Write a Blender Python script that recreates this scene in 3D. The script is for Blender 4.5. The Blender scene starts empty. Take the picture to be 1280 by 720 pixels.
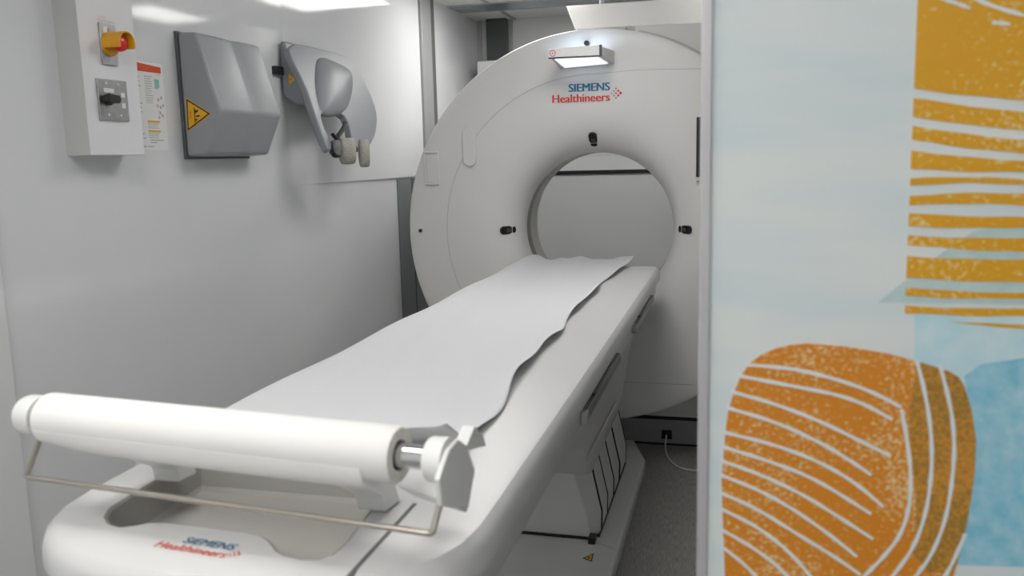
import bpy, bmesh, math
from mathutils import Vector, Matrix
scene = bpy.context.scene
COL = scene.collection
# ---------------------------------------------------------------- measured data (metres)
CAMROT = [(0.9673, -0.0147, 0.2532), (0.2524, 0.1532, -0.9554), (-0.0247, 0.9881, 0.1519)]
USHELL = [(-1.6183, 2.9343, 1.8341), (-1.6307, 2.9896, 1.8615), (-1.6368, 3.0515, 1.875), (-1.6375, 3.2508, 1.8766), (-1.6362, 3.4155, 1.8737), (-1.6299, 3.4945, 1.8599), (-1.6164, 3.5431, 1.8299), (-1.5834, 3.5496, 1.7567), (-1.5475, 3.5451, 1.6773), (-1.515, 3.5055, 1.6054), (-1.4825, 3.401, 1.5335), (-1.4599, 3.2863, 1.4834), (-1.4509, 3.1933, 1.4634), (-1.4566, 3.1468, 1.476), (-1.4651, 3.1231, 1.4948), (-1.4839, 3.1535, 1.5364), (-1.5, 3.1773, 1.5721), (-1.5157, 3.1708, 1.6069), (-1.5181, 3.0779, 1.6123), (-1.516, 2.9735, 1.6076), (-1.4925, 2.9403, 1.5555), (-1.4723, 2.9467, 1.5108), (-1.4561, 2.9359, 1.4749), (-1.448, 2.8914, 1.457), (-1.4693, 2.8947, 1.5041), (-1.5054, 2.912, 1.5842), (-1.5627, 2.9495, 1.7109)]
UNORM = (0.9114, -0.0, 0.4116)
UPAD = [(-1.604, 3.1222, 1.8024), (-1.6169, 3.1707, 1.8309), (-1.6219, 3.2298, 1.842), (-1.6154, 3.3446, 1.8277), (-1.6097, 3.4227, 1.815), (-1.5999, 3.4465, 1.7934), (-1.57, 3.3826, 1.7272), (-1.54, 3.2801, 1.6608), (-1.5236, 3.2039, 1.6244), (-1.515, 3.1333, 1.6054), (-1.5104, 3.04, 1.5953), (-1.512, 2.9775, 1.5988), (-1.5326, 2.9845, 1.6443), (-1.5655, 3.0312, 1.7172)]
UTRI = [(-1.6292, 2.955, 1.7525), (-1.6041, 2.955, 1.7308), (-1.6288, 2.955, 1.7114)]
UCHEEK = [(-1.624, 2.96, 1.8634), (-1.6329, 2.96, 1.832), (-1.5682, 2.96, 1.712), (-1.5454, 2.96, 1.6081), (-1.5768, 2.96, 1.6359), (-1.6192, 2.96, 1.6494), (-1.6539, 2.96, 1.6804), (-1.6422, 2.96, 1.8412)]
S_c1 = (-1.4299, 3.0236, 1.4656)
S_c2 = (-1.4301, 3.1328, 1.4659)
S_tail0 = (-1.4502, 2.9615, 1.5104)
S_tail1 = (-1.4765, 3.0989, 1.5688)
S_wrap = (-1.4326, 2.9541, 1.4714)
S_buck = (-1.4192, 2.8513, 1.4419)
ROLL = [(-0.9172, 0.9362, 1.08), (-0.3742, 0.8828, 1.08)]
ROLLCAP = [(-0.9596, 0.9438, 1.08), (-0.9271, 0.9382, 1.08), (-0.3344, 0.8822, 1.08), (-0.3171, 0.8802, 1.08)]
BRK = [(-0.325, 0.9175, 1.0779), (-0.325, 0.9512, 1.0795), (-0.325, 0.982, 1.0649), (-0.325, 1.0148, 1.0165), (-0.325, 0.9826, 0.977), (-0.325, 0.885, 1.0202), (-0.325, 0.8805, 1.0543)]
BAR = [(-0.9187, 0.9174, 1.055), (-0.9436, 0.9119, 1.0), (-0.3278, 0.8551, 1.0), (-0.3191, 0.8826, 1.05)]
FEET = [(-0.8464, 1.0882, 0.937), (-0.4843, 1.0481, 0.937)]
TLOGO = {'s0': (-0.692, 0.8874, 0.936), 's1': (-0.6142, 0.8762, 0.936), 'h0': (-0.714, 0.8644, 0.936), 'h1': (-0.6125, 0.8547, 0.936), 'hx': (-0.7288, 0.8868, 0.936), 'd': (-0.609, 0.8839, 0.936)}
ENDOUT = [(-0.9592, 1.0995, 0.935), (-0.97, 0.9975, 0.935), (-0.9247, 0.9198, 0.935), (-0.859, 0.8645, 0.935), (-0.8089, 0.8422, 0.935), (-0.7404, 0.8279, 0.935), (-0.6628, 0.815, 0.935), (-0.3207, 0.8831, 0.935), (-0.3113, 0.9478, 0.935), (-0.3233, 1.0685, 0.935)]
CUT = [(-0.869, 1.089, 0.935), (-0.8708, 1.0265, 0.935), (-0.8517, 0.94, 0.935), (-0.8068, 0.9174, 0.935), (-0.788, 0.929, 0.935), (-0.7751, 0.9422, 0.935), (-0.6878, 0.9417, 0.935), (-0.5999, 0.9347, 0.935), (-0.5693, 0.9125, 0.935), (-0.5422, 0.891, 0.935), (-0.5139, 0.8838, 0.935), (-0.4766, 0.8916, 0.935), (-0.4775, 0.9315, 0.935), (-0.4849, 0.9959, 0.935), (-0.4909, 1.063, 0.935)]
SEAMT = [(-0.4369, 1.0656, 0.936), (-0.4334, 0.8614, 0.936)]
BARS = [[(0.1812, 1.596), (0.1982, 1.5944), (0.215, 1.5931), (0.2317, 1.5913), (0.2482, 1.5899), (0.2646, 1.5897), (0.2807, 1.5892), (0.2969, 1.5874), (0.3128, 1.5862), (0.3224, 1.4607), (0.3054, 1.4633), (0.2882, 1.4651), (0.2709, 1.4673), (0.2534, 1.4702), (0.2358, 1.4723), (0.218, 1.4746), (0.1999, 1.4783), (0.1817, 1.4821)], [(0.1818, 1.4723), (0.2, 1.4689), (0.2182, 1.465), (0.2362, 1.4611), (0.2539, 1.4585), (0.2715, 1.4562), (0.289, 1.4532), (0.3063, 1.4499), (0.3234, 1.4473), (0.3249, 1.4286), (0.3075, 1.4321), (0.2901, 1.4347), (0.2725, 1.4364), (0.2547, 1.4394), (0.2368, 1.4426), (0.2187, 1.4451), (0.2004, 1.4483), (0.1819, 1.4527)], [(0.1819, 1.4432), (0.2005, 1.439), (0.2189, 1.4359), (0.2371, 1.433), (0.2552, 1.4295), (0.273, 1.4268), (0.2907, 1.425), (0.3082, 1.422), (0.3257, 1.4184), (0.3267, 1.4056), (0.3092, 1.4076), (0.2916, 1.4104), (0.2737, 1.4134), (0.2557, 1.4155), (0.2376, 1.4175), (0.2192, 1.421), (0.2007, 1.425), (0.182, 1.428)], [(0.182, 1.4172), (0.2008, 1.4137), (0.2194, 1.4112), (0.2378, 1.4092), (0.2561, 1.4068), (0.2741, 1.4046), (0.292, 1.4035), (0.3097, 1.4015), (0.3273, 1.3988), (0.3281, 1.3903), (0.3105, 1.3905), (0.2927, 1.3917), (0.2747, 1.3927), (0.2566, 1.3926), (0.2383, 1.3929), (0.2198, 1.3946), (0.201, 1.3964), (0.1821, 1.3972)], [(0.1822, 1.3872), (0.2011, 1.3882), (0.2198, 1.388), (0.2384, 1.3875), (0.2568, 1.3873), (0.275, 1.3862), (0.2931, 1.3842), (0.311, 1.3837), (0.3286, 1.3838), (0.3291, 1.3779), (0.3113, 1.3788), (0.2935, 1.3789), (0.2754, 1.3793), (0.2571, 1.3805), (0.2386, 1.3817), (0.22, 1.3812), (0.2012, 1.3799), (0.1822, 1.3795)], [(0.1823, 1.3684), (0.2014, 1.3692), (0.2202, 1.3707), (0.2389, 1.3714), (0.2575, 1.3707), (0.2759, 1.3699), (0.294, 1.3697), (0.312, 1.3699), (0.3298, 1.3695), (0.3307, 1.3569), (0.3129, 1.3564), (0.2948, 1.3565), (0.2765, 1.3585), (0.258, 1.3593), (0.2394, 1.3591), (0.2205, 1.3594), (0.2015, 1.3594), (0.1823, 1.358)], [(0.1824, 1.3498), (0.2017, 1.3489), (0.2209, 1.3476), (0.2399, 1.346), (0.2586, 1.3455), (0.2771, 1.3457), (0.2955, 1.3452), (0.3137, 1.3439), (0.3317, 1.3434), (0.3325, 1.3338), (0.3144, 1.3345), (0.2962, 1.334), (0.2778, 1.3333), (0.2591, 1.3337), (0.2402, 1.3339), (0.2212, 1.3335), (0.2019, 1.3342), (0.1824, 1.3359)], [(0.1825, 1.3262), (0.2021, 1.3246), (0.2215, 1.3234), (0.2406, 1.3234), (0.2596, 1.3232), (0.2783, 1.3227), (0.2968, 1.3229), (0.3152, 1.3231), (0.3334, 1.3224), (0.3346, 1.3053), (0.3163, 1.3061), (0.2977, 1.3081), (0.2791, 1.3088), (0.2602, 1.3088), (0.2411, 1.3099), (0.2218, 1.3121), (0.2023, 1.3136), (0.1826, 1.3148)], [(0.1826, 1.3032), (0.2024, 1.3015), (0.222, 1.3009), (0.2414, 1.3007), (0.2606, 1.3), (0.2795, 1.2997), (0.2982, 1.3003), (0.3168, 1.3001), (0.3352, 1.2991), (0.3371, 1.2744), (0.3186, 1.2743), (0.2997, 1.2752), (0.2807, 1.2759), (0.2616, 1.2755), (0.2422, 1.2754), (0.2226, 1.2768), (0.2027, 1.2784), (0.1827, 1.279)], [(0.1828, 1.2682), (0.2029, 1.2669), (0.2228, 1.2663), (0.2426, 1.2651), (0.2621, 1.2641), (0.2813, 1.2642), (0.3004, 1.2646), (0.3193, 1.2634), (0.338, 1.2624), (0.3384, 1.2585), (0.3197, 1.2582), (0.3008, 1.2576), (0.2817, 1.2577), (0.2623, 1.2577), (0.2428, 1.257), (0.2231, 1.2569), (0.203, 1.2583), (0.1828, 1.2591)], [(0.1828, 1.2484), (0.2032, 1.2471), (0.2233, 1.2464), (0.2431, 1.2468), (0.2628, 1.247), (0.2822, 1.2469), (0.3014, 1.2476), (0.3204, 1.2481), (0.3392, 1.2478), (0.3399, 1.2387), (0.3211, 1.2385), (0.3019, 1.2393), (0.2826, 1.239), (0.2632, 1.2379), (0.2435, 1.2378), (0.2235, 1.2389), (0.2033, 1.2393), (0.1829, 1.2394)], [(0.2268, 1.2311), (0.2702, 1.2305), (0.339, 1.2288), (0.3394, 1.2228), (0.2782, 1.2263)]]
BLOB = [(-0.0031, 0.8676), (-0.0082, 0.9638), (-0.0109, 1.0317), (-0.0071, 1.0937), (-0.0038, 1.1214), (0.0023, 1.1422), (0.0093, 1.1608), (0.0198, 1.1776), (0.0322, 1.1875), (0.0471, 1.1951), (0.0636, 1.1999), (0.0818, 1.2024), (0.1238, 1.2), (0.1684, 1.1933), (0.2053, 1.1837), (0.2311, 1.1756), (0.2402, 1.1697), (0.2463, 1.16), (0.2549, 1.134), (0.2616, 1.0977), (0.2619, 1.0607), (0.2587, 1.0144), (0.2535, 0.9719), (0.2389, 0.8963)]
OLIVE = [(0.1976, 1.1843), (0.2053, 1.1837), (0.2311, 1.1756), (0.2402, 1.1697), (0.2463, 1.16), (0.2549, 1.134), (0.2616, 1.0977), (0.2619, 1.0607), (0.2587, 1.0144), (0.2535, 0.9719), (0.2468, 0.9413), (0.2202, 0.9385), (0.2023, 0.9611), (0.2044, 1.0097), (0.1961, 1.0852), (0.1912, 1.1223), (0.1941, 1.1502)]
STROKES = [[(0.0137, 1.1749), (0.067, 1.1727), (0.1135, 1.1621), (0.1517, 1.1493), (0.1839, 1.1323)], [(0.0047, 1.1617), (0.0675, 1.1517), (0.1179, 1.1435), (0.1485, 1.1325), (0.1752, 1.1173)], [(-0.0019, 1.1421), (0.0484, 1.1295), (0.0997, 1.1109), (0.1425, 1.0902), (0.1751, 1.0745)], [(-0.0069, 1.1223), (0.0488, 1.108), (0.1004, 1.0854), (0.1358, 1.0642), (0.1553, 1.0506)], [(-0.0094, 1.0916), (0.0494, 1.08), (0.1011, 1.0618), (0.1405, 1.0388), (0.17, 1.0132)], [(-0.0104, 1.0739), (0.0418, 1.0598), (0.0899, 1.0436), (0.1295, 1.0207), (0.157, 1.0035)], [(-0.0118, 1.0561), (0.0301, 1.0436), (0.0826, 1.0212), (0.1265, 0.9943), (0.1601, 0.9733)], [(-0.0124, 1.0383), (0.0304, 1.0237), (0.0711, 1.0027), (0.1115, 0.9753), (0.1436, 0.9497)], [(-0.0122, 1.0159), (0.0309, 0.9993), (0.0759, 0.972), (0.1162, 0.9492), (0.1482, 0.928)], [(-0.0111, 0.9957), (0.0313, 0.9769), (0.0684, 0.9489), (0.0933, 0.9199), (0.1058, 0.901)], [(-0.0091, 0.9686), (0.0277, 0.9494), (0.0609, 0.9255), (0.0777, 0.9001)], [(-0.0075, 0.9459), (0.0198, 0.9258), (0.041, 0.9005)], [(0.184, 1.1302), (0.1909, 1.0974), (0.1971, 1.0558), (0.1974, 1.0134), (0.1884, 0.9782), (0.1705, 0.9502), (0.1521, 0.9263), (0.1335, 0.9018)], [(0.1972, 1.1872), (0.209, 1.1438), (0.2165, 1.0989), (0.2184, 1.0574), (0.215, 1.0106), (0.2039, 0.9667), (0.1828, 0.9295), (0.1684, 0.9058)], [(0.2213, 1.1817), (0.2348, 1.1329), (0.2404, 1.0922), (0.2399, 1.0506), (0.2356, 1.0039), (0.2229, 0.9599), (0.2073, 0.9322), (0.1951, 0.9088)], [(0.2564, 0.9888), (0.2454, 0.9535), (0.2321, 0.9218)]]
BLUE = [(0.1926, 1.2411), (0.3379, 1.2443), (0.3555, 0.9763), (0.2519, 0.9699), (0.2053, 0.9516)]
BLUE2 = [(0.2458, 1.1708), (0.2609, 1.1849), (0.3408, 1.2011), (0.3567, 0.9577), (0.2488, 0.9502), (0.2595, 1.0145), (0.262, 1.0895)]
BTRI = [(0.1546, 1.251), (0.1961, 1.2899), (0.2455, 1.3292), (0.3309, 1.3524), (0.3375, 1.2511)]
SCR = [[(0.2003, 1.5742), (0.2181, 1.5666), (0.2311, 1.5609)], [(0.2289, 1.5738), (0.2519, 1.5611), (0.2893, 1.5477)], [(0.2528, 1.5452), (0.2692, 1.5426)]]
BRK = [(-0.306, 0.8638, 1.0979), (-0.306, 0.8956, 1.0994), (-0.306, 0.9243, 1.0828), (-0.306, 0.9555, 1.0401), (-0.306, 0.9252, 1.0029), (-0.306, 0.8333, 1.0436), (-0.306, 0.8265, 1.0766)]
SPIKE = [(-0.335, 0.9825, 1.0873), (-0.335, 1.0167, 1.0633), (-0.335, 1.0287, 1.045), (-0.335, 0.9699, 1.061), (-0.335, 0.9401, 1.0714)]
# plate 3.6 [(-0.7651, 3.6, 1.8289), (-0.5448, 3.6, 1.827), (-0.5445, 3.6, 1.8688), (-0.7645, 3.6, 1.8648)] base [(-0.7614, 3.8, 1.8008), (-0.5157, 3.8, 1.8126), (-0.5154, 3.8, 1.8701), (-0.7604, 3.8, 1.8594)]
# shoulder [(-0.4186, 3.9, 1.9652), (-0.166, 3.9, 1.95), (-0.1651, 3.9, 1.8384)]

AX, AZ = -0.625, 1.083          # scanner axis
TX = -0.638                     # table centre line

# ---------------------------------------------------------------- materials
def newmat(name):
    m = bpy.data.materials.new(name); m.use_nodes = True
    return m, m.node_tree.nodes, m.node_tree.links, m.node_tree.nodes['Principled BSDF']

def mat(name, col, rough=.5, metal=0., noise=0., nscale=30., bump=0., bscale=200., coat=0., stretch=None, emit=None, spec=None):
    m, N, L, P = newmat(name)
    P.inputs['Base Color'].default_value = (*col, 1)
    P.inputs['Roughness'].default_value = rough
    P.inputs['Metallic'].default_value = metal
    P.inputs['Coat Weight'].default_value = coat
    P.inputs['Coat Roughness'].default_value = .05
    if spec is not None: P.inputs['Specular IOR Level'].default_value = spec
    tc = N.new('ShaderNodeTexCoord'); mp = N.new('ShaderNodeMapping')
    L.new(tc.outputs['Object'], mp.inputs['Vector'])
    if stretch: mp.inputs['Scale'].default_value = stretch
    if noise:
        nz = N.new('ShaderNodeTexNoise'); nz.inputs['Scale'].default_value = nscale; nz.inputs['Detail'].default_value = 4
        L.new(mp.outputs['Vector'], nz.inputs['Vector'])
        r = N.new('ShaderNodeValToRGB')
        r.color_ramp.elements[0].position = .3; r.color_ramp.elements[1].position = .7
        r.color_ramp.elements[0].color = (*[c * (1 - noise) for c in col], 1)
        r.color_ramp.elements[1].color = (*[min(1, c * (1 + noise)) for c in col], 1)
        L.new(nz.outputs['Fac'], r.inputs['Fac']); L.new(r.outputs['Color'], P.inputs['Base Color'])
    if bump:
        nb = N.new('ShaderNodeTexNoise'); nb.inputs['Scale'].default_value = bscale
        L.new(mp.outputs['Vector'], nb.inputs['Vector'])
        b = N.new('ShaderNodeBump'); b.inputs['Strength'].default_value = bump; b.inputs['Distance'].default_value = .002
        L.new(nb.outputs['Fac'], b.inputs['Height']); L.new(b.outputs['Normal'], P.inputs['Normal'])
    if emit:
        P.inputs['Emission Color'].default_value = (*emit[0], 1); P.inputs['Emission Strength'].default_value = emit[1]
    return m

def speckle(name, ink, paper, lo, hi, scale):
    """grainy lino-print ink: speckles of paper show through the ink"""
    m, N, L, P = newmat(name)
    P.inputs['Roughness'].default_value = .35
    tc = N.new('ShaderNodeTexCoord')
    n1 = N.new('ShaderNodeTexNoise'); n1.inputs['Scale'].default_value = scale; n1.inputs['Detail'].default_value = 3
    n2 = N.new('ShaderNodeTexNoise'); n2.inputs['Scale'].default_value = scale * .06; n2.inputs['Detail'].default_value = 2
    L.new(tc.outputs['Object'], n1.inputs['Vector']); L.new(tc.outputs['Object'], n2.inputs['Vector'])
    mx = N.new('ShaderNodeMath'); mx.operation = 'MULTIPLY_ADD'; mx.inputs[1].default_value = .5
    L.new(n2.outputs['Fac'], mx.inputs[0]); L.new(n1.outputs['Fac'], mx.inputs[2])
    r = N.new('ShaderNodeValToRGB')
    r.color_ramp.elements[0].position = lo; r.color_ramp.elements[1].position = hi
    r.color_ramp.elements[0].color = (*ink, 1); r.color_ramp.elements[1].color = (*paper, 1)
    L.new(mx.outputs[0], r.inputs['Fac']); L.new(r.outputs['Color'], P.inputs['Base Color'])
    return m

M = {}
M['wall'] = mat('wall_laminate', (.75, .765, .775), .07, bump=.006, bscale=4, noise=.01, nscale=3)
M['wall_grey'] = mat('grey_wall_paint', (.42, .43, .44), .5, noise=.02, nscale=4)
M['wall_white'] = mat('white_laminate', (.77, .78, .79), .07, noise=.01, nscale=3)
M['wall_dark'] = mat('grey_post_paint', (.20, .215, .22), .35, noise=.03, nscale=8)
M['wall_back'] = mat('back_laminate', (.70, .71, .71), .2, noise=.01, nscale=4)
M['column'] = mat('dark_column_paint', (.075, .085, .082), .4, noise=.05, nscale=12)
M['trim'] = mat('aluminium_trim', (.42, .43, .42), .4, .3, noise=.03, nscale=20, stretch=(1, 1, .05))
M['trim_dark'] = mat('dark_rubber_joint', (.13, .135, .13), .5)
M['tile'] = mat('ceiling_tile', (.84, .84, .83), .7, noise=.03, nscale=80, bump=.1, bscale=150)
M['glossband'] = mat('ceiling_metal_band', (.42, .47, .50), .15, .4, noise=.05, nscale=3)
M['floor'] = mat('grey_vinyl_floor', (.30, .29, .27), .5, noise=.3, nscale=90, stretch=(3, .25, 1), bump=.05)
M['gantry'] = mat('scanner_white_plastic', (.76, .75, .735), .38, noise=.01, nscale=5)
M['gantry_grey'] = mat('scanner_grey_plastic', (.72, .71, .69), .45, noise=.01, nscale=5)
M['seam'] = mat('scanner_seam', (.52, .52, .51), .6)
M['bore_light'] = mat('bore_liner', (.60, .58, .53), .4)
M['bore_dark'] = mat('bore_scan_window', (.16, .155, .125), .25)
M['black'] = mat('black_plastic', (.012, .012, .013), .35)
M['black_gloss'] = mat('black_glass', (.01, .01, .012), .08, coat=.5)
M['laser'] = mat('dark_grey_slot', (.07, .07, .07), .3)
M['dark'] = mat('dark_plinth_grey', (.33, .33, .335), .4, noise=.05, nscale=20)
M['table'] = mat('table_white_plastic', (.69, .685, .68), .32, noise=.01, nscale=6)
M['table_side'] = mat('table_side_plastic', (.69, .685, .67), .40, noise=.01, nscale=6)
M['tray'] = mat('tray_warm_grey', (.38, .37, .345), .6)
M['rail'] = mat('accessory_rail_metal', (.22, .22, .21), .35, .7, noise=.05, nscale=40, stretch=(1, .05, 1))
M['rail_end'] = mat('rail_end_cap', (.45, .45, .44), .4, .3)
M['paper'] = mat('crepe_paper', (.745, .75, .77), .85, noise=.012, nscale=240, bump=.12, bscale=330)
M['roll'] = mat('paper_roll_white', (.86, .855, .84), .8, bump=.05, bscale=200)
M['rollend'] = mat('paper_roll_end', (.74, .72, .66), .85, noise=.1, nscale=150)
M['chrome'] = mat('chrome', (.75, .75, .76), .14, 1.)
M['wire'] = mat('steel_wire', (.52, .48, .42), .3, .95)
M['holder'] = mat('holder_white', (.82, .82, .81), .4)
M['holder_side'] = mat('holder_side_white', (.78, .78, .77), .45)
M['steel'] = mat('brushed_steel', (.46, .46, .46), .33, .9, noise=.1, nscale=60, stretch=(.05, 1, 1))
M['yellow'] = mat('yellow_plastic', (.75, .36, .01), .4)
M['red'] = mat('red_plastic', (.75, .012, .02), .3)
M['box'] = mat('box_white_paint', (.80, .80, .82), .35, noise=.01, nscale=4)
M['white'] = mat('label_white', (.82, .82, .81), .5)
M['print_grey'] = mat('print_grey', (.45, .46, .47), .6)
M['print_red'] = mat('print_red', (.72, .09, .02), .5)
M['print_yellow'] = mat('print_yellow', (.75, .45, .05), .5)
M['print_teal'] = mat('print_teal', (.30, .58, .55), .5)
M['faint_red'] = mat('faint_red_ink', (.80, .45, .40), .5)
M['grey_shell'] = mat('grey_moulded_plastic', (.32, .335, .35), .38, bump=.02, bscale=500, noise=.02, nscale=10)
M['grey_shell2'] = mat('grey_moulded_plastic_dark', (.265, .28, .30), .42, noise=.02, nscale=10)
M['grey_edge'] = mat('grey_gasket', (.10, .11, .115), .5)
M['warn'] = mat('warning_yellow', (.85, .45, .01), .45)
M['warn_black'] = mat('warning_black', (.02, .015, .01), .5)
M['warn_red'] = mat('warning_orange', (.75, .16, .01), .5)
M['beige'] = mat('beige_webbing', (.42, .41, .36), .9, noise=.15, nscale=120, bump=.6, bscale=150)
M['greyweb'] = mat('grey_webbing', (.20, .21, .22), .85, noise=.2, nscale=100, bump=.5, bscale=150)
M['blue_ink'] = mat('logo_blue', (.01, .17, .33), .4)
M['red_ink'] = mat('logo_red', (.72, .06, .035), .4)
M['pink_ink'] = mat('logo_pink', (.55, .12, .13), .4)
M['light'] = mat('fill_diffuser', (.9, .9, .9), .5, emit=((1, .985, .96), 7.8))  # emission of the unseen fill panels added over the table
M['light_low'] = mat('light_diffuser_soft', (.9, .9, .9), .5, emit=((1, .985, .96), 6.5))
M['fill_high'] = mat('fill_diffuser_bright', (.9, .9, .9), .5, emit=((1, .985, .96), 12.))  # emission of the strong fill panel added behind the camera
M['lamp_glow'] = mat('lamp_diffuser', (.9, .9, 1), .5, emit=((.72, .84, 1), .85))
M['lamp_top'] = mat('lamp_diffuser_top', (.9, .9, 1), .5, emit=((.62, .78, 1), 3.2))
M['lightframe'] = mat('light_frame', (.8, .8, .8), .4)
M['cable'] = mat('white_cable', (.75, .75, .74), .5)
M['alu'] = mat('panel_edge_aluminium', (.55, .54, .56), .35, .5, noise=.04, nscale=30, stretch=(1, 1, .05))
M['ochre'] = speckle('ochre_ink', (.66, .33, .006), (.76, .60, .28), .80, 1.0, 170)
M['orange'] = speckle('orange_ink', (.62, .22, .01), (.74, .54, .27), .76, .98, 210)
M['olive'] = speckle('olive_ink', (.30, .17, .025), (.60, .26, .03), .62, .92, 220)
M['sky'] = speckle('pale_blue_ink', (.42, .66, .74), (.58, .72, .76), .55, .95, 40)
M['sky2'] = speckle('blue_ink', (.20, .50, .64), (.42, .64, .72), .60, .98, 50)
M['btri'] = speckle('blue_overlap_ink', (.40, .55, .55), (.50, .62, .62), .6, .95, 60)
M['stroke'] = mat('print_ground', (.66, .72, .73), .35)
def panel_mat():
    m, N, L, P = newmat('printed_panel_ground')
    P.inputs['Roughness'].default_value = .3
    tc = N.new('ShaderNodeTexCoord'); mp = N.new('ShaderNodeMapping')
    mp.inputs['Rotation'].default_value = (0, math.radians(20), 0); mp.inputs['Scale'].default_value = (2.2, 1, 11)
    nz = N.new('ShaderNodeTexNoise'); nz.inputs['Scale'].default_value = 1.6; nz.inputs['Detail'].default_value = 2
    r = N.new('ShaderNodeValToRGB')
    r.color_ramp.elements[0].position = .38; r.color_ramp.elements[1].position = .62
    r.color_ramp.elements[0].color = (.60, .68, .70, 1); r.color_ramp.elements[1].color = (.68, .72, .715, 1)
    L.new(tc.outputs['Object'], mp.inputs['Vector']); L.new(mp.outputs['Vector'], nz.inputs['Vector'])
    L.new(nz.outputs['Fac'], r.inputs['Fac']); L.new(r.outputs['Color'], P.inputs['Base Color'])
    return m
M['panel'] = panel_mat()

# ---------------------------------------------------------------- mesh builder
class MB:
    def __init__(s): s.v = []; s.f = []; s.m = []; s.mats = []
    def mi(s, name):
        if name not in s.mats: s.mats.append(name)
        return s.mats.index(name)
    def add(s, vs, fs, m):
        o = len(s.v); k = s.mi(m)
        s.v += [tuple(p) for p in vs]
        for f in fs: s.f.append(tuple(i + o for i in f)); s.m.append(k)
        return s
    def box(s, x0, x1, y0, y1, z0, z1, m):
        vs = [(x, y, z) for x in (x0, x1) for y in (y0, y1) for z in (z0, z1)]
        return s.add(vs, [(0, 1, 3, 2), (4, 6, 7, 5), (0, 4, 5, 1), (2, 3, 7, 6), (0, 2, 6, 4), (1, 5, 7, 3)], m)
    def slab(s, pts, off, m):
        n = len(pts); off = Vector(off)
        vs = [Vector(p) for p in pts] + [Vector(p) + off for p in pts]
        fs = [tuple(range(n)), tuple(range(2 * n - 1, n - 1, -1))] + [(i, (i + 1) % n, n + (i + 1) % n, n + i) for i in range(n)]
        return s.add(vs, fs, m)
    def prism(s, poly, axis, a, b, m):
        if axis == 'x': return s.slab([(a, p, q) for p, q in poly], (b - a, 0, 0), m)
        if axis == 'y': return s.slab([(p, a, q) for p, q in poly], (0, b - a, 0), m)
        return s.slab([(p, q, a) for p, q in poly], (0, 0, b - a), m)
    def loft(s, rings, m, closed=True, cap0=True, cap1=True):
        n = len(rings[0]); vs = [p for r in rings for p in r]; fs = []
        for i in range(len(rings) - 1):
            for j in range(n if closed else n - 1):
                k = (j + 1) % n
                fs.append((i * n + j, i * n + k, (i + 1) * n + k, (i + 1) * n + j))
        if closed and cap0: fs.append(tuple(range(n - 1, -1, -1)))
        if closed and cap1: fs.append(tuple(range((len(rings) - 1) * n, len(rings) * n)))
        return s.add(vs, fs, m)
    def cyl(s, p0, p1, r, m, n=32, r1=None):
        return s.tube([p0, p1], r, m, n, r1)
    def tube(s, pts, r, m, n=10, r1=None, smooth=0):
        P = [Vector(p) for p in pts]
        for _ in range(smooth):
            Q = [P[0]]
            for a, b in zip(P, P[1:]): Q += [a.lerp(b, .25), a.lerp(b, .75)]
            P = Q + [P[-1]]
        rings = []; u = None
        for i, p in enumerate(P):
            t = (P[min(i + 1, len(P) - 1)] - P[max(i - 1, 0)]).normalized()
            if u is None:
                u = t.orthogonal().normalized()
            else:
                u = (u - t * u.dot(t)).normalized()
            w = t.cross(u); rr = r if r1 is None else r + (r1 - r) * i / (len(P) - 1)
            rings.append([p + u * (rr * math.cos(a)) + w * (rr * math.sin(a)) for a in (2 * math.pi * k / n for k in range(n))])
        return s.loft(rings, m)
    def lathe(s, prof, m, cx=AX, cz=AZ, n=192, a0=0, a1=360):
        full = a1 - a0 >= 360
        rings = []
        for r, y in prof:
            rings.append([(cx + r * math.cos(math.radians(a0 + (a1 - a0) * k / n)), y, cz + r * math.sin(math.radians(a0 + (a1 - a0) * k / n))) for k in range(n if full else n + 1)])
        return s.loft(rings, m, closed=full, cap0=False, cap1=False)
    def dome(s, outline, h, nrm, m, steps=7):
        c = Vector((0, 0, 0))
        for p in outline: c += Vector(p)
        c /= len(outline); nrm = Vector(nrm); rings = []
        for i in range(steps):
            t = i / steps; k = math.cos(t * math.pi / 2); hh = h * math.sin(t * math.pi / 2)
            rings.append([c + (Vector(p) - c) * k + nrm * hh for p in outline])
        rings[0] = [Vector(p) - nrm * .01 for p in outline]
        rings.insert(1, [Vector(p) for p in outline])
        n = len(outline)
        return s.loft(rings, m)
    def text(s, body, x0, x1, z, height, m, origin, ux, uz, bold=.0, thick=.0006):
        """lettering: body fitted between x0..x1 along ux, baseline z, cap height along uz"""
        cu = bpy.data.curves.new('t', 'FONT'); cu.body = body; cu.size = 1; cu.extrude = 0; cu.resolution_u = 4
        ob = bpy.data.objects.new('t', cu); COL.objects.link(ob)
        dg = bpy.context.evaluated_depsgraph_get()
        me = bpy.data.meshes.new_from_object(ob.evaluated_get(dg))
        xs = [v.co.x for v in me.vertices]; a, b = min(xs), max(xs)
        cap = .69
        o, ux, uz = Vector(origin), Vector(ux), Vector(uz); nn = ux.cross(uz)
        for q, sh in enumerate((-bold, 0, bold) if bold else (0,)):
            vs = [o + ux * (x0 + (v.co.x - a) / (b - a) * (x1 - x0) + sh * height) + uz * (z + v.co.y / cap * height) + nn * (thick + q * thick * .1) for v in me.vertices]
            s.add(vs, [tuple(p.vertices) for p in me.polygons], m)
        bpy.data.objects.remove(ob); bpy.data.curves.remove(cu); bpy.data.meshes.remove(me)
        return s
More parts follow.
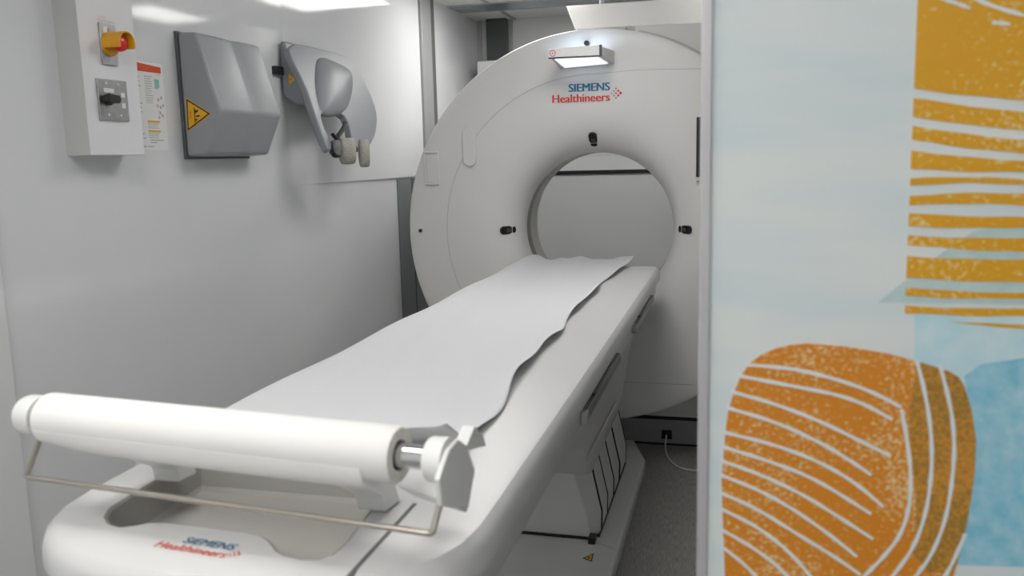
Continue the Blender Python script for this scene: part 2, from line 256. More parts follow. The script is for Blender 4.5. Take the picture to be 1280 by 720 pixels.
    def build(s, name, parent=None, bevel=0., seg=3, angle=35, flip=True, solid=0., sub=0, label=None):
        me = bpy.data.meshes.new(name); me.from_pydata(s.v, [], s.f); me.update()
        for k in s.mats: me.materials.append(M[k])
        for p, k in zip(me.polygons, s.m): p.material_index = k
        bm = bmesh.new(); bm.from_mesh(me)
        if flip: bmesh.ops.recalc_face_normals(bm, faces=bm.faces)
        bm.to_mesh(me); bm.free()
        me.shade_smooth(); me.set_sharp_from_angle(angle=math.radians(angle))
        o = bpy.data.objects.new(name, me); COL.objects.link(o)
        if solid:
            d = o.modifiers.new('thick', 'SOLIDIFY'); d.thickness = solid; d.offset = -1
        if bevel:
            b = o.modifiers.new('bevel', 'BEVEL'); b.width = bevel; b.segments = seg; b.limit_method = 'ANGLE'; b.angle_limit = math.radians(30)
        if sub:
            d = o.modifiers.new('sub', 'SUBSURF'); d.levels = sub; d.render_levels = sub
        if parent is not None:
            o.parent = parent
            if parent.parent is None: o.matrix_parent_inverse = Matrix.Translation(-parent.location)
        if label: o['label'] = label
        return o

def thing(name, label, cat, loc, group=None):
    o = bpy.data.objects.new(name, None); COL.objects.link(o); o.location = loc; o.empty_display_size = .05
    o['label'] = label; o['category'] = cat
    if group: o['group'] = group
    return o
def tag(o, label, cat, group=None):
    o['label'] = label; o['category'] = cat
    if group: o['group'] = group
    return o
def struct(o, label=None):
    o['kind'] = 'structure'
    if label: o['label'] = label
    return o

# ---------------------------------------------------------------- the room
XW, XR, Y0, Y1, ZC = -1.67, .78, -1.3, 5.58, 2.317
struct(MB().box(XW - .1, XR + .1, Y0 - .1, Y1 + .1, -.06, 0, 'floor').build('floor'), 'dark grey vinyl floor with fine streaks')
c = MB().box(XW - .1, XR + .1, Y0 - .1, Y1 + .1, ZC, ZC + .06, 'tile')
struct(c.build('ceiling'), 'white ceiling of square tiles')
for k, (a, b, e, f) in enumerate([(XW, XR, 4.955, 4.968), (XW, XR, 5.205, 5.215), (-1.425, -1.405, 4.35, 4.955), (-1.425, -1.405, 5.215, Y1), (-.80, -.78, 5.215, Y1), (-.80, -.78, 4.35, 4.955)]):
    struct(MB().box(a, b, e, f, ZC - .006, ZC + .002, 'trim').build('trim_%d' % (k + 1)), 'thin metal strip between ceiling tiles')
struct(MB().box(XW, XR, 4.968, 5.205, ZC - .004, ZC + .002, 'glossband').build('trim_7'), 'shiny bluish metal band across the ceiling')
struct(MB().box(XW - .1, XW, Y0, 4.66, 0, ZC, 'wall').box(XW - .1, XW, 4.66, Y1, 0, ZC, 'wall').build('wall_left'), 'glossy grey white wall on the left')
struct(MB().prism([(XW - .002, 3.0), (XW + .0002, 3.0), (XW + .010, 3.75), (XW + .012, 4.44), (XW - .002, 4.44)], 'z', 1.333, ZC, 'wall_white').build('trim_8', bevel=.002), 'white upper wall panel beside the scanner')
struct(MB().box(XW - .002, XW + .022, 4.455, 4.61, 1.2, ZC, 'trim').build('trim_9', bevel=.003), 'pale metal post at the end of the white wall panel')
struct(MB().box(XW - .002, XW + .012, 4.61, 4.69, 0, ZC, 'trim_dark').build('trim_10'), 'dark joint beside the pale metal post')
struct(MB().box(XW - .002, XW + .006, 4.06, 4.25, 0, 1.325, 'wall_dark').box(XW - .002, XW + .004, 4.27, 4.455, 0, 1.325, 'wall_dark').build('trim_11', bevel=.002), 'grey lower wall post beside the scanner')
struct(MB().box(XW - .002, XW + .003, 4.25, 4.27, 0, 1.325, 'black').build('trim_12'), 'narrow black gap in the grey wall post')
struct(MB().box(XW - .002, XW + .012, 1.48, 1.602, 0, ZC, 'wall_white').box(XW - .002, XW + .004, 1.40, 1.48, 0, ZC, 'trim_dark').build('trim_13', bevel=.003), 'white vertical strip on the left wall near the camera')
b = MB().box(XW - .1, XR + .1, Y1, Y1 + .1, 0, ZC, 'wall_back')
struct(b.build('wall_back'), 'grey back wall behind the scanner')
struct(MB().box(XW, XR, Y1 - .008, Y1 + .002, 1.325, 1.42, 'wall_white').box(XW, XR, Y1 - .006, Y1 + .002, 1.424, 1.75, 'wall_white').build('trim_14'), 'white band along the back wall')
struct(MB().box(XW, XR, Y1 - .012, Y1 + .002, 1.300, 1.325, 'black').build('trim_15'), 'black strip along the back wall seen through the bore')
struct(MB().box(-1.592, -1.457, Y1 - .07, Y1 + .002, 0, ZC, 'column').build('trim_16', bevel=.003), 'dark grey column on the back wall')
struct(MB().box(XW, -1.64, Y1 - .012, Y1 + .002, 0, ZC, 'trim').box(-1.456, -1.43, Y1 - .012, Y1 + .002, 0, ZC, 'trim').build('trim_17'), 'slim metal corner strips beside the dark column')
struct(MB().box(XR, XR + .1, Y0, Y1, 0, ZC, 'wall_grey').build('wall_right'), 'grey wall on the right')
struct(MB().box(XW - .1, XR + .1, Y0 - .1, Y0, 0, ZC, 'wall').build('wall_front'), 'grey white wall behind the camera')

# ceiling lights; all but the pair over the scanner are unseen added fill
def ceiling_light(x, y, w, l, label, lm='light'):
    t = thing('ceiling_light', label, 'ceiling light', (x, y, ZC), 'ceiling light panels')
    fr = MB()
    e = .012
    for a, b, c_, d in ((x - w, x + w, y - l, y - l + e), (x - w, x + w, y + l - e, y + l), (x - w, x - w + e, y - l + e, y + l - e), (x + w - e, x + w, y - l + e, y + l - e)):
        fr.box(a, b, c_, d, ZC - .014, ZC, 'lightframe')
    fr.build('frame', t)
    MB().box(x - w + e, x + w - e, y - l + e, y + l - e, ZC - .011, ZC - .001, lm).build('diffuser', t)
ceiling_light(-1.10, 4.42, .30, .30, 'square ceiling light panel above the left side of the scanner', 'light_low')
ceiling_light(-.04, 4.50, .16, .30, 'narrow ceiling light panel above the right side of the scanner', 'light_low')
ceiling_light(-.50, 2.75, .30, .30, 'unseen ceiling fill panel added over the far end of the table', 'light')  # out of view, added to light the scanner face
ceiling_light(-.75, .75, .30, .30, 'unseen ceiling fill panel added over the near end of the table', 'light')  # out of view, added to brighten the roll and near table end
ceiling_light(.25, -.45, .30, .30, 'unseen ceiling fill panel added in front of the printed panel', 'light_low')  # added behind the camera to light the printed panel
ceiling_light(-.85, -.55, .30, .30, 'unseen ceiling fill panel added by the left wall, in front of the table end', 'fill_high')  # added behind the camera to brighten faces turned towards it

# ---------------------------------------------------------------- the scanner
g = thing('ct_scanner', 'large white ring shaped CT scanner at the end of the table', 'scanner', (AX, 4.2, 0))
MB().lathe([(.352, 4.0), (.352, 3.975), (.356, 3.945), (.368, 3.908), (.392, 3.870), (.425, 3.842), (.46, 3.822), (.50, 3.810), (.56, 3.803), (.62, 3.80), (.69, 3.80), (.78, 3.80), (.84, 3.801), (.872, 3.803), (.882, 3.808), (.887, 3.818), (.888, 3.84), (.880, 3.98), (.870, 4.04), (.858, 4.05)], 'gantry', n=192).build('front_cover', g)
br = MB().lathe([(.352, 4.0), (.350, 4.07)], 'bore_dark').lathe([(.350, 4.07), (.351, 4.075), (.352, 4.20), (.365, 4.28), (.40, 4.38), (.45, 4.46)], 'bore_light').build('bore_liner', g)
MB().lathe([(.45, 4.46), (.60, 4.50), (.84, 4.50), (.86, 4.48), (.86, 4.05)], 'gantry').build('rear_cover', g)
arc = lambda r, a0, a1, n=30: [(AX + r * math.cos(math.radians(a0 + (a1 - a0) * i / n)), AZ + r * math.sin(math.radians(a0 + (a1 - a0) * i / n))) for i in range(n + 1)]
poly = [(-.46, 1.99), (.27, 1.99), (.27, .148), (-1.25, .148)] + arc(.858, 222, 440, 60)
MB().prism(poly, 'y', 4.06, 4.45, 'gantry_grey').build('rear_housing', g, bevel=.008)
pl = MB().box(-1.25, .27, 4.08, 4.45, .0, .128, 'dark').box(-1.25, .27, 4.075, 4.45, .128, .148, 'black').box(-1.25, .27, 4.072, 4.2, 0.0, .008, 'black').build('plinth', g)
MB().box(-.335, -.285, 4.074, 4.085, .03, .075, 'black').box(-.328, -.292, 4.071, 4.085, .036, .069, 'black_gloss').build('outlet', pl)
MB().prism([(-.44, 1.984), (.27, 1.974), (.27, 1.55)] + arc(.892, 32, 78, 30), 'y', 3.905, 4.06, 'gantry_grey').build('shoulder_cover', g, bevel=.006)
# seams in the front cover
sm = MB()
def face_y(r):
    prof = [(.352, 3.97), (.392, 3.87), (.425, 3.842), (.46, 3.822), (.50, 3.81), (.56, 3.803), (.62, 3.80), (.84, 3.80), (.866, 3.81), (.889, 3.87)]
    for (a, b), (c_, d) in zip(prof, prof[1:]):
        if a <= r <= c_: return b + (d - b) * (r - a) / (c_ - a)
    return 3.8
def arcpts(r, a0, a1, n=60):
    return [(AX + r * math.cos(math.radians(a)), face_y(r) + .0005, AZ + r * math.sin(math.radians(a))) for a in (a0 + (a1 - a0) * i / n for i in range(n + 1))]
sm.tube(arcpts(.692, 88, 215), .0018, 'seam', 6)
sm.tube([(AX + .02, 3.8005, AZ + .692), (-.42, 3.8005, AZ + .70), (-.1, 3.8005, AZ + .69)], .0015, 'seam', 6)
sm.tube([(-1.0, 3.8005, .385), (.0, 3.8005, .385)], .0016, 'seam', 6)
sm.build('cover_seam', g)
# arc shaped gap over the right shoulder
MB().tube([(AX + .893 * math.cos(math.radians(a)), 3.898, AZ + .893 * math.sin(math.radians(a))) for a in range(77, 32, -2)], .010, 'seam', 8).build('shoulder_gasket', g)
# laser positioning windows
for ang in (90, 180, 0):
    ca, sa = math.cos(math.radians(ang)), math.sin(math.radians(ang))
    rd = Vector((ca, 0, sa)); tg = Vector((-sa, 0, ca)); r0 = .408
    base = Vector((AX, 0, AZ)) + rd * r0
    # tangent to the flare: radial direction tilts outwards
    sl = (Vector((0, face_y(r0 + .03), 0)) + rd * (r0 + .03)) - (Vector((0, face_y(r0 - .03), 0)) + rd * (r0 - .03)); sl.normalize()
    nn = sl.cross(tg); nn = nn if nn.y < 0 else -nn
    o_ = base + Vector((0, face_y(r0), 0)) + nn * .002
    def pill(L, W, n=10):
        P = []
        for i in range(n + 1):
            a = -math.pi / 2 + math.pi * i / n; P.append((L - W + W * math.cos(a), W * math.sin(a)))
        for i in range(n + 1):
            a = math.pi / 2 + math.pi * i / n; P.append((-L + W + W * math.cos(a), W * math.sin(a)))
        return P
    w = MB().slab([o_ + sl * p + tg * q for p, q in pill(.044, .019)], nn * .004 - nn * .012, 'black')
    w.slab([o_ + nn * .0005 + sl * p + tg * q for p, q in pill(.039, .0145)], nn * .0008, 'black_gloss')
    for k in (-.012, .004):
        w.slab([o_ + nn * .0012 + sl * (k + p) + tg * q for p, q in ((-.006, -.009), (.006, -.009), (.006, .009), (-.006, .009))], nn * .001, 'laser')
    w.build('laser_window', g, flip=True, label='black pill shaped laser window on the rim of the bore')
# small features on the front cover
MB().prism([(p[1] * 1.0 - 1.192, p[0] + 1.472) for p in pill(.088, .032)], 'y', 3.788, 3.81, 'gantry').build('cap_cover', g, bevel=.004)
hp = MB()
for a, b, c_, d in ((-1.418, -1.345, 1.302, 1.312), (-1.418, -1.345, 1.448, 1.458), (-1.418, -1.409, 1.312, 1.448), (-1.354, -1.345, 1.312, 1.448)):
    hp.box(a, b, 3.791, 3.812, c_, d, 'gantry')
hp.box(-1.409, -1.354, 3.797, 3.812, 1.312, 1.448, 'gantry')
hp.build('grip_recess', g, bevel=.003)
MB().cyl((-1.45, 3.79, 1.087), (-1.45, 3.83, 1.087), .008, 'black', 16).build('screw_hole', g)
MB().cyl((-.637, 3.77, 1.905), (-.637, 3.82, 1.905), .011, 'black', 16).build('sensor', g)
MB().box(-.166, -.148, 3.783, 3.812, 1.318, 1.572, 'black').box(-.168, -.13, 3.79, 3.812, 1.30, 1.318, 'gantry').box(-.148, -.12, 3.78, 3.812, 1.318, 1.575, 'gantry').build('control_tablet', g, bevel=.003)
# lit bracket with ring icon
lb = MB()
yf = 3.60
F = [(-.765, 1.831), (-.547, 1.829), (-.547, 1.868), (-.765, 1.864)]     # front plate (x,z)
R_ = [(-.761, 1.801), (-.516, 1.813), (-.515, 1.870), (-.760, 1.859)]    # against the cover
lb.loft([[(x, yf, z) for x, z in F], [(x, 3.82, z) for x, z in R_]], 'gantry')
vis = lb.build('display_bracket', g, bevel=.004)
P4 = lambda e, y: [(F[0][0] - e, y, F[0][1] - e), (F[1][0] + e, y, F[1][1] - e), (F[2][0] + e, y, F[2][1] + e), (F[3][0] - e, y, F[3][1] + e)]
fp = MB().slab(P4(.003, yf - .010), (0, .012, 0), 'tile')
fp.slab([(F[1][0] - .006, yf - .0105, F[1][1] - .004), (F[1][0] + .004, yf - .0105, F[1][1] - .004), (F[1][0] + .004, yf - .0105, F[2][1] + .004), (F[1][0] - .006, yf - .0105, F[2][1] + .004)], (0, .012, 0), 'laser')
fp.slab([(F[0][0] - .0035, yf - .0112, F[0][1] - .005), (F[1][0] + .004, yf - .0112, F[1][1] - .005), (F[1][0] + .004, yf - .0112, F[1][1] + .001), (F[0][0] - .0035, yf - .0112, F[0][1] + .001)], (0, .012, 0), 'laser')
fp.build('front_plate', vis, bevel=.001)
ic = MB()
ring = lambda r0, r1, n=28: [([(-.750 + r0 * math.cos(a), yf - .0108, 1.848 + r0 * math.sin(a)), (-.750 + r1 * math.cos(a), yf - .0108, 1.848 + r1 * math.sin(a))]) for a in (2 * math.pi * i / n for i in range(n + 1))]
rr = ring(.0105, .0135); ic.loft(rr, 'red_ink', closed=False)
ic.box(-.752, -.748, yf - .0108, yf - .0104, 1.842, 1.854, 'faint_red').box(-.757, -.743, yf - .0108, yf - .0104, 1.8462, 1.8498, 'faint_red')
ic.build('ring_icon', vis, flip=False)
MB().slab([(-.748, 3.625, 1.8285), (-.564, 3.625, 1.8275), (-.545, 3.775, 1.8165), (-.735, 3.775, 1.8085)], (0, -.0005, -.004), 'lamp_glow').build('lamp_diffuser', vis, label='glowing bluish white lamp under the bracket')
MB().slab([(-.745, 3.66, 1.8610), (-.560, 3.66, 1.8665), (-.545, 3.775, 1.8670), (-.735, 3.775, 1.8580)], (0, 0, .005), 'lamp_top').build('lamp_diffuser', vis, label='glowing bluish white lamp on top of the bracket')
# wordmark
def wordmark(mb, o, ux, uz, s0, s1, h0, h1, zs, zh, caps, dots, ds, bw=1.):
    mb.text('SIEMENS', s0, s1, zs, caps, 'blue_ink', o, ux, uz, .06 * bw)
    mb.text('Healthineers', h0, h1, zh, caps * 1.02, 'red_ink', o, ux, uz, .05 * bw)
    o, ux, uz = Vector(o), Vector(ux), Vector(uz); nn = ux.cross(uz)
    for px_, pz_, r, m in ((0, 0, .35, 'pink_ink'), (.7, .75, .4, 'pink_ink'), (.7, -.75, .4, 'pink_ink'), (1.4, 1.5, .42, 'red_ink'), (1.4, 0, .5, 'red_ink'), (1.4, -1.5, .42, 'red_ink'), (2.15, .75, .58, 'red_ink'), (2.15, -.75, .58, 'red_ink'), (2.9, 0, .72, 'red_ink')):
        c_ = o + ux * (dots[0] + px_ * ds) + uz * (dots[1] + pz_ * ds) + nn * .0006
        mb.add([c_ + (ux * math.cos(a) + uz * math.sin(a)) * r * ds * .62 for a in (2 * math.pi * i / 14 for i in range(14))], [tuple(range(14))], m)
    return mb
wordmark(MB(), (0, 3.7995, 0), (1, 0, 0), (0, 0, 1), -.722, -.541, -.797, -.541, 1.702, 1.657, .034, (-.532, 1.688), .0135).build('wordmark', g, flip=False, label='blue and red maker lettering with dot emblem')
# duct cover hanging over the scanner
d = thing('duct_cover', 'white slanted duct cover hanging above the scanner top', 'cover', (-.3, 4.4, 2.04))
MB().prism([(-.826, 2.156), (-.784, 2.044), (.25, 2.03), (.25, 2.150)], 'y', 4.3, 4.46, 'gantry').build('cover_shell', d, bevel=.004)
MB().prism([(-.775, 2.044), (-.53, 2.041), (-.54, 2.022), (-.765, 2.026)], 'y', 4.31, 4.45, 'seam').build('painted_shadow', d)  # solid grey strip standing in for the shadow line beneath the cover
MB().cyl((-.66, 4.38, 2.1), (-.66, 4.38, ZC), .012, 'dark', 12).build('hanging_rod', d)
MB().cyl((.1, 4.38, 2.1), (.1, 4.38, ZC), .012, 'dark', 12).build('hanging_rod', d)
# white unit on the back wall left of the scanner
wb = thing('wall_unit', 'small white wall unit with grey window behind the scanner', 'wall unit', (-1.4, 5.4, 1.7))
MB().box(-1.60, -1.20, 5.30, 5.51, 1.60, 2.03, 'wall_white').build('case', wb, bevel=.01)
MB().box(-1.558, -1.25, 5.296, 5.31, 1.70, 1.99, 'gantry_grey').build('window', wb, bevel=.003)
# cable
tag(MB().tube([(-.31, 4.068, .052), (-.31, 4.04, .045), (-.312, 3.99, .012), (-.29, 3.88, .0045), (-.244, 3.775, .0045), (-.19, 3.735, .0045), (-.118, 3.745, .0045), (0, 3.80, .0045), (.2, 3.9, .0045)], .004, 'cable', 8, smooth=2).build('power_cable'), 'thin white cable plugged into the dark plinth, lying on the floor', 'cable')

# ---------------------------------------------------------------- the examination table
t = thing('examination_table', 'long white scanner table on a telescopic base', 'table', (TX, 2.3, 0))
HW = .327
def outline(ins=0., yfar=3.74):
    half = [(.0, .812), (.06, .814), (.12, .822), (.18, .838), (.23, .860), (.27, .888), (.300, .925), (.318, .970), (.326, 1.03), (.327, 1.12), (.327, 1.6), (.327, 2.2), (.327, 2.8), (.327, 3.4), (.327, 3.69), (.318, 3.725), (.29, yfar), (.15, yfar)]
    pts = [(x, y) for x, y in half] + [(-x, y) for x, y in half[::-1][:-1]]
    n = len(pts); out = []
    for i, (x, y) in enumerate(pts):
        a = Vector(pts[i - 1]); b = Vector(pts[(i + 1) % n]); tg_ = (b - a).normalized(); nr = Vector((-tg_.y, tg_.x))
        q = Vector((x, y)) + nr * ins
        out.append((TX + q.x, q.y))
    return out
rings = []
for z, ins in ((.798, .034), (.801, .026), (.815, .020), (.872, .016), (.878, .012), (.880, .001), (.886, 0), (.912, .001), (.924, .006), (.932, .014), (.935, .026)):
    rings.append([(x, y, z) for x, y in outline(ins)])
tm = MB().loft(rings, 'table', cap0=True, cap1=False)
cut = [(-.872, 1.20), (-.872, 1.03), (-.868, .975), (-.853, .945), (-.83, .925), (-.806, .919), (-.788, .928), (-.775, .940), (-.755, .945), (-.688, .943), (-.62, .938), (-.60, .934), (-.583, .924), (-.569, .911), (-.556, .898), (-.540, .889), (-.513, .884), (-.49, .888), (-.479, .905), (-.477, .95), (-.49, 1.06), (-.49, 1.20)]
def inset(poly, d):
    n = len(poly); out = []
    for i in range(n):
        a = Vector(poly[i - 1]); b = Vector(poly[(i + 1) % n]); tg_ = (b - a).normalized()
        q = Vector(poly[i]) + Vector((-tg_.y, tg_.x)) * d
        out.append((q.x, q.y))
    return out
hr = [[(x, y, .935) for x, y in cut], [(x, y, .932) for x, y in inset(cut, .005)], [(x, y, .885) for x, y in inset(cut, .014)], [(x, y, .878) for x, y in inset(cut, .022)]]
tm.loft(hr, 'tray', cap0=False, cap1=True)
# top face with the hole
from mathutils.geometry import tessellate_polygon
lo, lh = rings[-1], hr[0]
tris = tessellate_polygon([[Vector(p) for p in lo], [Vector(p) for p in lh]])
tm.add(list(lo) + list(lh), [tuple(f) for f in tris], 'table')
# weld
top = tm.build('tabletop', t, angle=28)
bm = bmesh.new(); bm.from_mesh(top.data); bmesh.ops.remove_doubles(bm, verts=bm.verts, dist=.0002)
bmesh.ops.recalc_face_normals(bm, faces=bm.faces)
bm.to_mesh(top.data); bm.free(); top.data.shade_smooth(); top.data.set_sharp_from_angle(angle=math.radians(28))
MB().box(-.439, -.433, .845, 1.075, .933, .9357, 'trim_dark').build('joint_line', top)
# under cover tapering down to the lifting column
def rect(hw, y0, y1, z, r=.03):
    P = []
    for cx, cy, a0 in ((hw - r, y1 - r, 0), (-hw + r, y1 - r, 90), (-hw + r, y0 + r, 180), (hw - r, y0 + r, 270)):
        for k in range(6):
            a = math.radians(a0 + 90 * k / 5); P.append((TX + cx + r * math.cos(a), cy + r * math.sin(a), z))
    return P
MB().loft([rect(.148, 2.85, 3.60, .295), rect(.155, 2.84, 3.605, .302), rect(.180, 2.70, 3.61, .42), rect(.192, 2.52, 3.612, .50), rect(.213, 2.20, 3.615, .62), rect(.245, 1.90, 3.615, .70), rect(.280, 1.65, 3.615, .76), rect(.300, 1.50, 3.615, .80)], 'table_side').build('under_cover', t, angle=60)
MB().tube([(-.443, 2.55, .470), (-.447, 3.25, .445)], .004, 'table_side', 8).build('cover_ridge', t)
# telescopic column
yb = [2.85, 2.913, 3.065, 3.231, 3.405, 3.636]
col = MB()
def colring(y): return [(-.458, y, .06), (-.4555, y, .14), (-.492, y, .31), (TX * 2 + .492, y, .31), (TX * 2 + .4555, y, .14), (TX * 2 + .458, y, .06)]
fr = [(-.485, 2.842, .06), (-.495, 2.842, .14), (-.545, 2.842, .31), (TX * 2 + .545, 2.842, .31), (TX * 2 + .495, 2.842, .14), (TX * 2 + .485, 2.842, .06)]
col.loft([fr, colring(2.90), colring(3.64)], 'table_side')
cb = col.build('lifting_column', t, bevel=.003)
gs = MB()
for k, y in enumerate(yb[1:]):
    w = (.0048, .003, .0036, .0052, .0022)[k]
    zt = (.30, .296, .303, .31, .31)[k]
    xt = -.4555 - (.0365) * (zt - .14) / .17
    gs.tube([(-.4575, y, .066), (-.4545, y, .14), (xt + .001, y, zt)], w, 'black', 6)
gs.tube([(-.4575, 2.86, .064), (-.4565, 3.62, .064)], .004, 'black', 6)
gs.tube([(TX * 2 + .48, 2.838, .064), (-.487, 2.838, .064), (-.4575, 2.875, .064)], .006, 'black', 6)
gs.build('column_gasket', cb)
MB().box(-.487, -.462, 2.80, 2.845, .058, .083, 'black').build('corner_stop', cb, bevel=.002)
# base plate
bp = [(-.375, 1.75), (-.375, 3.69), (-.455, 3.95), (TX * 2 + .455, 3.95), (TX * 2 + .375, 3.69), (TX * 2 + .375, 1.75), (TX * 2 + .44, 1.68), (-.44, 1.68)]
base = MB().prism(bp, 'z', 0, .06, 'table_side').build('base_plate', t, bevel=.012, seg=4)
MB().tube([(-.455, 2.815, .0605), (-.42, 2.80, .0605), (-.385, 2.775, .0605)], .001, 'seam', 6).build('joint_line', base)
wt = MB().slab([(-.488, 2.690, .0604), (-.452, 2.672, .0604), (-.456, 2.735, .0604)], (0, 0, .0005), 'warn_black')
wt.slab([(-.481, 2.6915, .061), (-.456, 2.679, .061), (-.4588, 2.724, .061)], (0, 0, .0004), 'warn').slab([(-.469, 2.692, .0615), (-.464, 2.690, .0615), (-.463, 2.705, .0615), (-.468, 2.703, .0615)], (0, 0, .0003), 'warn_black')
wt.build('warning_sticker', base, label='small yellow and black warning triangle')
# accessory rails along the right side
for a, b in ((1.82, 2.405), (2.825, 3.45)):
    r = MB().box(-.330, -.315, a, b, .826, .852, 'rail').box(-.330, -.3165, a + .13, b - .13, .852, .858, 'laser').build('side_rail', t, bevel=.003)
    MB().box(-.330, -.312, a - .012, a + .012, .823, .855, 'rail_end').build('end_cap', r, bevel=.004)
# maker lettering on the near rim
ux = Vector((TLOGO['h1'][0] - TLOGO['h0'][0], TLOGO['h1'][1] - TLOGO['h0'][1], 0)).normalized(); uy = Vector((-ux.y, ux.x, 0))
o0 = Vector(TLOGO['h0']); o0.z = .9352; o0.x -= .007
dd = lambda k: (Vector(TLOGO[k]) - o0).dot(ux)
wl = Vector(TLOGO['h1']) - o0
wordmark(MB(), o0, ux, uy, dd('s0'), dd('s1') , 0, dd('h1'), .0345, .0135, .0160, (dd('d') - .002, .028), .0050, .35).build('wordmark', top, flip=False, label='blue and red maker lettering on the near rim')

# paper sheet
def xr(y):
    k = [(.95, -.40), (1.2, -.415), (1.386, -.432), (1.777, -.452), (2.29, -.466), (2.7, -.474), (3.21, -.478), (3.5, -.462), (3.75, -.440), (3.95, -.425)]
    for (a, b), (c_, d_) in zip(k, k[1:]):
        if a <= y <= c_: return b + (d_ - b) * (y - a) / (c_ - a) + .006 * math.sin(y * 9.3) + .004 * math.sin(y * 17 + 1)
    return k[-1][1]
NY, NX = 220, 60
pv, pf = [], []
for i in range(NY + 1):
    v = i / NY; y = 1.16 + v * (3.90 - 1.16)
    for j in range(NX + 1):
        u = j / NX; x0_, x1_ = xr(y), -.952
        tot = (x0_ - x1_) + .06
        s_ = u * tot
        far = max(0, (y - 3.62) / .28)
        if s_ <= x0_ - x1_:
            x = x0_ - s_; dd_ = s_
            z = .9375 + .016 * (1 + .45 * math.sin(y * 7.1 + .6) + .35 * math.sin(y * 15.3)) * math.exp(-dd_ / .028)
            z += .0016 * math.sin(x * 37 + y * 5) * math.sin(y * 6 - x * 14) + .0012 * math.sin(x * 70 + y * 13)
            z += .010 * math.exp(-((x + .93) / .05) ** 2) * (1 + .3 * math.sin(y * 8))
            z += .008 * far * far * (1.2 + math.sin(x * 27 + 2.2) * .8 + .35 * math.sin(x * 61))
            z = max(z, .9368) + max(0, 1.30 - y) * .55
        else:
            q = s_ - (x0_ - x1_)
            x = x1_ - .018 * math.sin(min(q / .03, 1) * math.pi / 2); z = .9475 - q * q * 10 - max(0, q - .02) * .4 + .003 * math.sin(y * 9)
            z += .008 * far * far
        pv.append((x, y + .012 * math.sin(x * 26) * v * far, z))
W_ = NX + 1
for i in range(NY):
    for j in range(NX):
        pf.append((i * W_ + j, i * W_ + j + 1, (i + 1) * W_ + j + 1, (i + 1) * W_ + j))
pm = MB(); pm.add(pv, pf, 'paper')
tag(pm.build('paper_sheet', flip=False, solid=.0006, angle=180), 'sheet of white paper laid along the whole tabletop', 'paper sheet')

# roll and its holder
A, B_ = Vector(ROLL[0]), Vector(ROLL[1]); ax = (B_ - A).normalized()
side = Vector((ax.y, -ax.x, 0))          # towards the camera
if side.y > 0: side = -side
up = Vector((0, 0, 1))
def ringp(c_, r, n=48): return [c_ + (side * math.cos(a) + up * math.sin(a)) * r for a in (2 * math.pi * k / n for k in range(n))]
RR = .034
ro = thing('paper_roll', 'thick roll of white paper across the near end of the table', 'paper roll', ((A + B_) / 2)[:])
rm = MB().loft([ringp(A, .0165), ringp(A, RR - .003), ringp(A + ax * .003, RR), ringp(B_ - ax * .003, RR), ringp(B_, RR - .002)], 'roll', cap0=False, cap1=False)
rm.loft([ringp(B_, RR - .002), ringp(B_, .0185), ringp(B_ - ax * .02, .0185)], 'rollend', cap0=False, cap1=False)
rm.build('paper_winding', ro)
MB().loft([ringp(A - ax * .0, .0183), ringp(B_ - ax * .004, .0183), ringp(B_ - ax * .004, .0168), ringp(A, .0168)], 'grey_edge', cap0=False, cap1=False).build('core', ro)
ho = thing('paper_roll_holder', 'white roll holder with chrome rod and bent wire bar', 'roll holder', (TX, .95, .935))
MB().loft([ringp(A - ax * .02, .0145), ringp(B_ + ax * .045, .0145)], 'chrome').build('rod', ho)
cA0, cA1, cB0, cB1 = [Vector(p) for p in ROLLCAP]
kb = MB().loft([ringp(A - ax * .044, .020), ringp(A - ax * .041, .026), ringp(A - ax * .034, .0285), ringp(A - ax * .014, .0285), ringp(A - ax * .012, .027)], 'holder')
kb.loft([ringp(A - ax * .012, .024), ringp(A - ax * .003, .024)], 'tray'); kb.build('end_knob', ho)
MB().loft([ringp(B_ + ax * .038, .021), ringp(B_ + ax * .039, .0245), ringp(B_ + ax * .042, .0262), ringp(B_ + ax * .0625, .0268)], 'holder').build('end_knob', ho)
# faceted right bracket
MB().prism([(y, z) for _, y, z in BRK], 'x', -.3125, -.306, 'holder_side').build('side_plate', ho, bevel=.0015)
MB().prism([(y, z) for _, y, z in SPIKE], 'x', -.330, -.313, 'holder').build('rear_gusset', ho, bevel=.001)
MB().loft([[(-.40, .93, 1.02), (-.40, .985, .985), (-.40, 1.0, 1.0), (-.40, .95, 1.04)], [(-.323, .905, 1.015), (-.323, .97, .975), (-.323, .99, .99), (-.323, .93, 1.04)]], 'holder').build('corner_block', ho, bevel=.004)
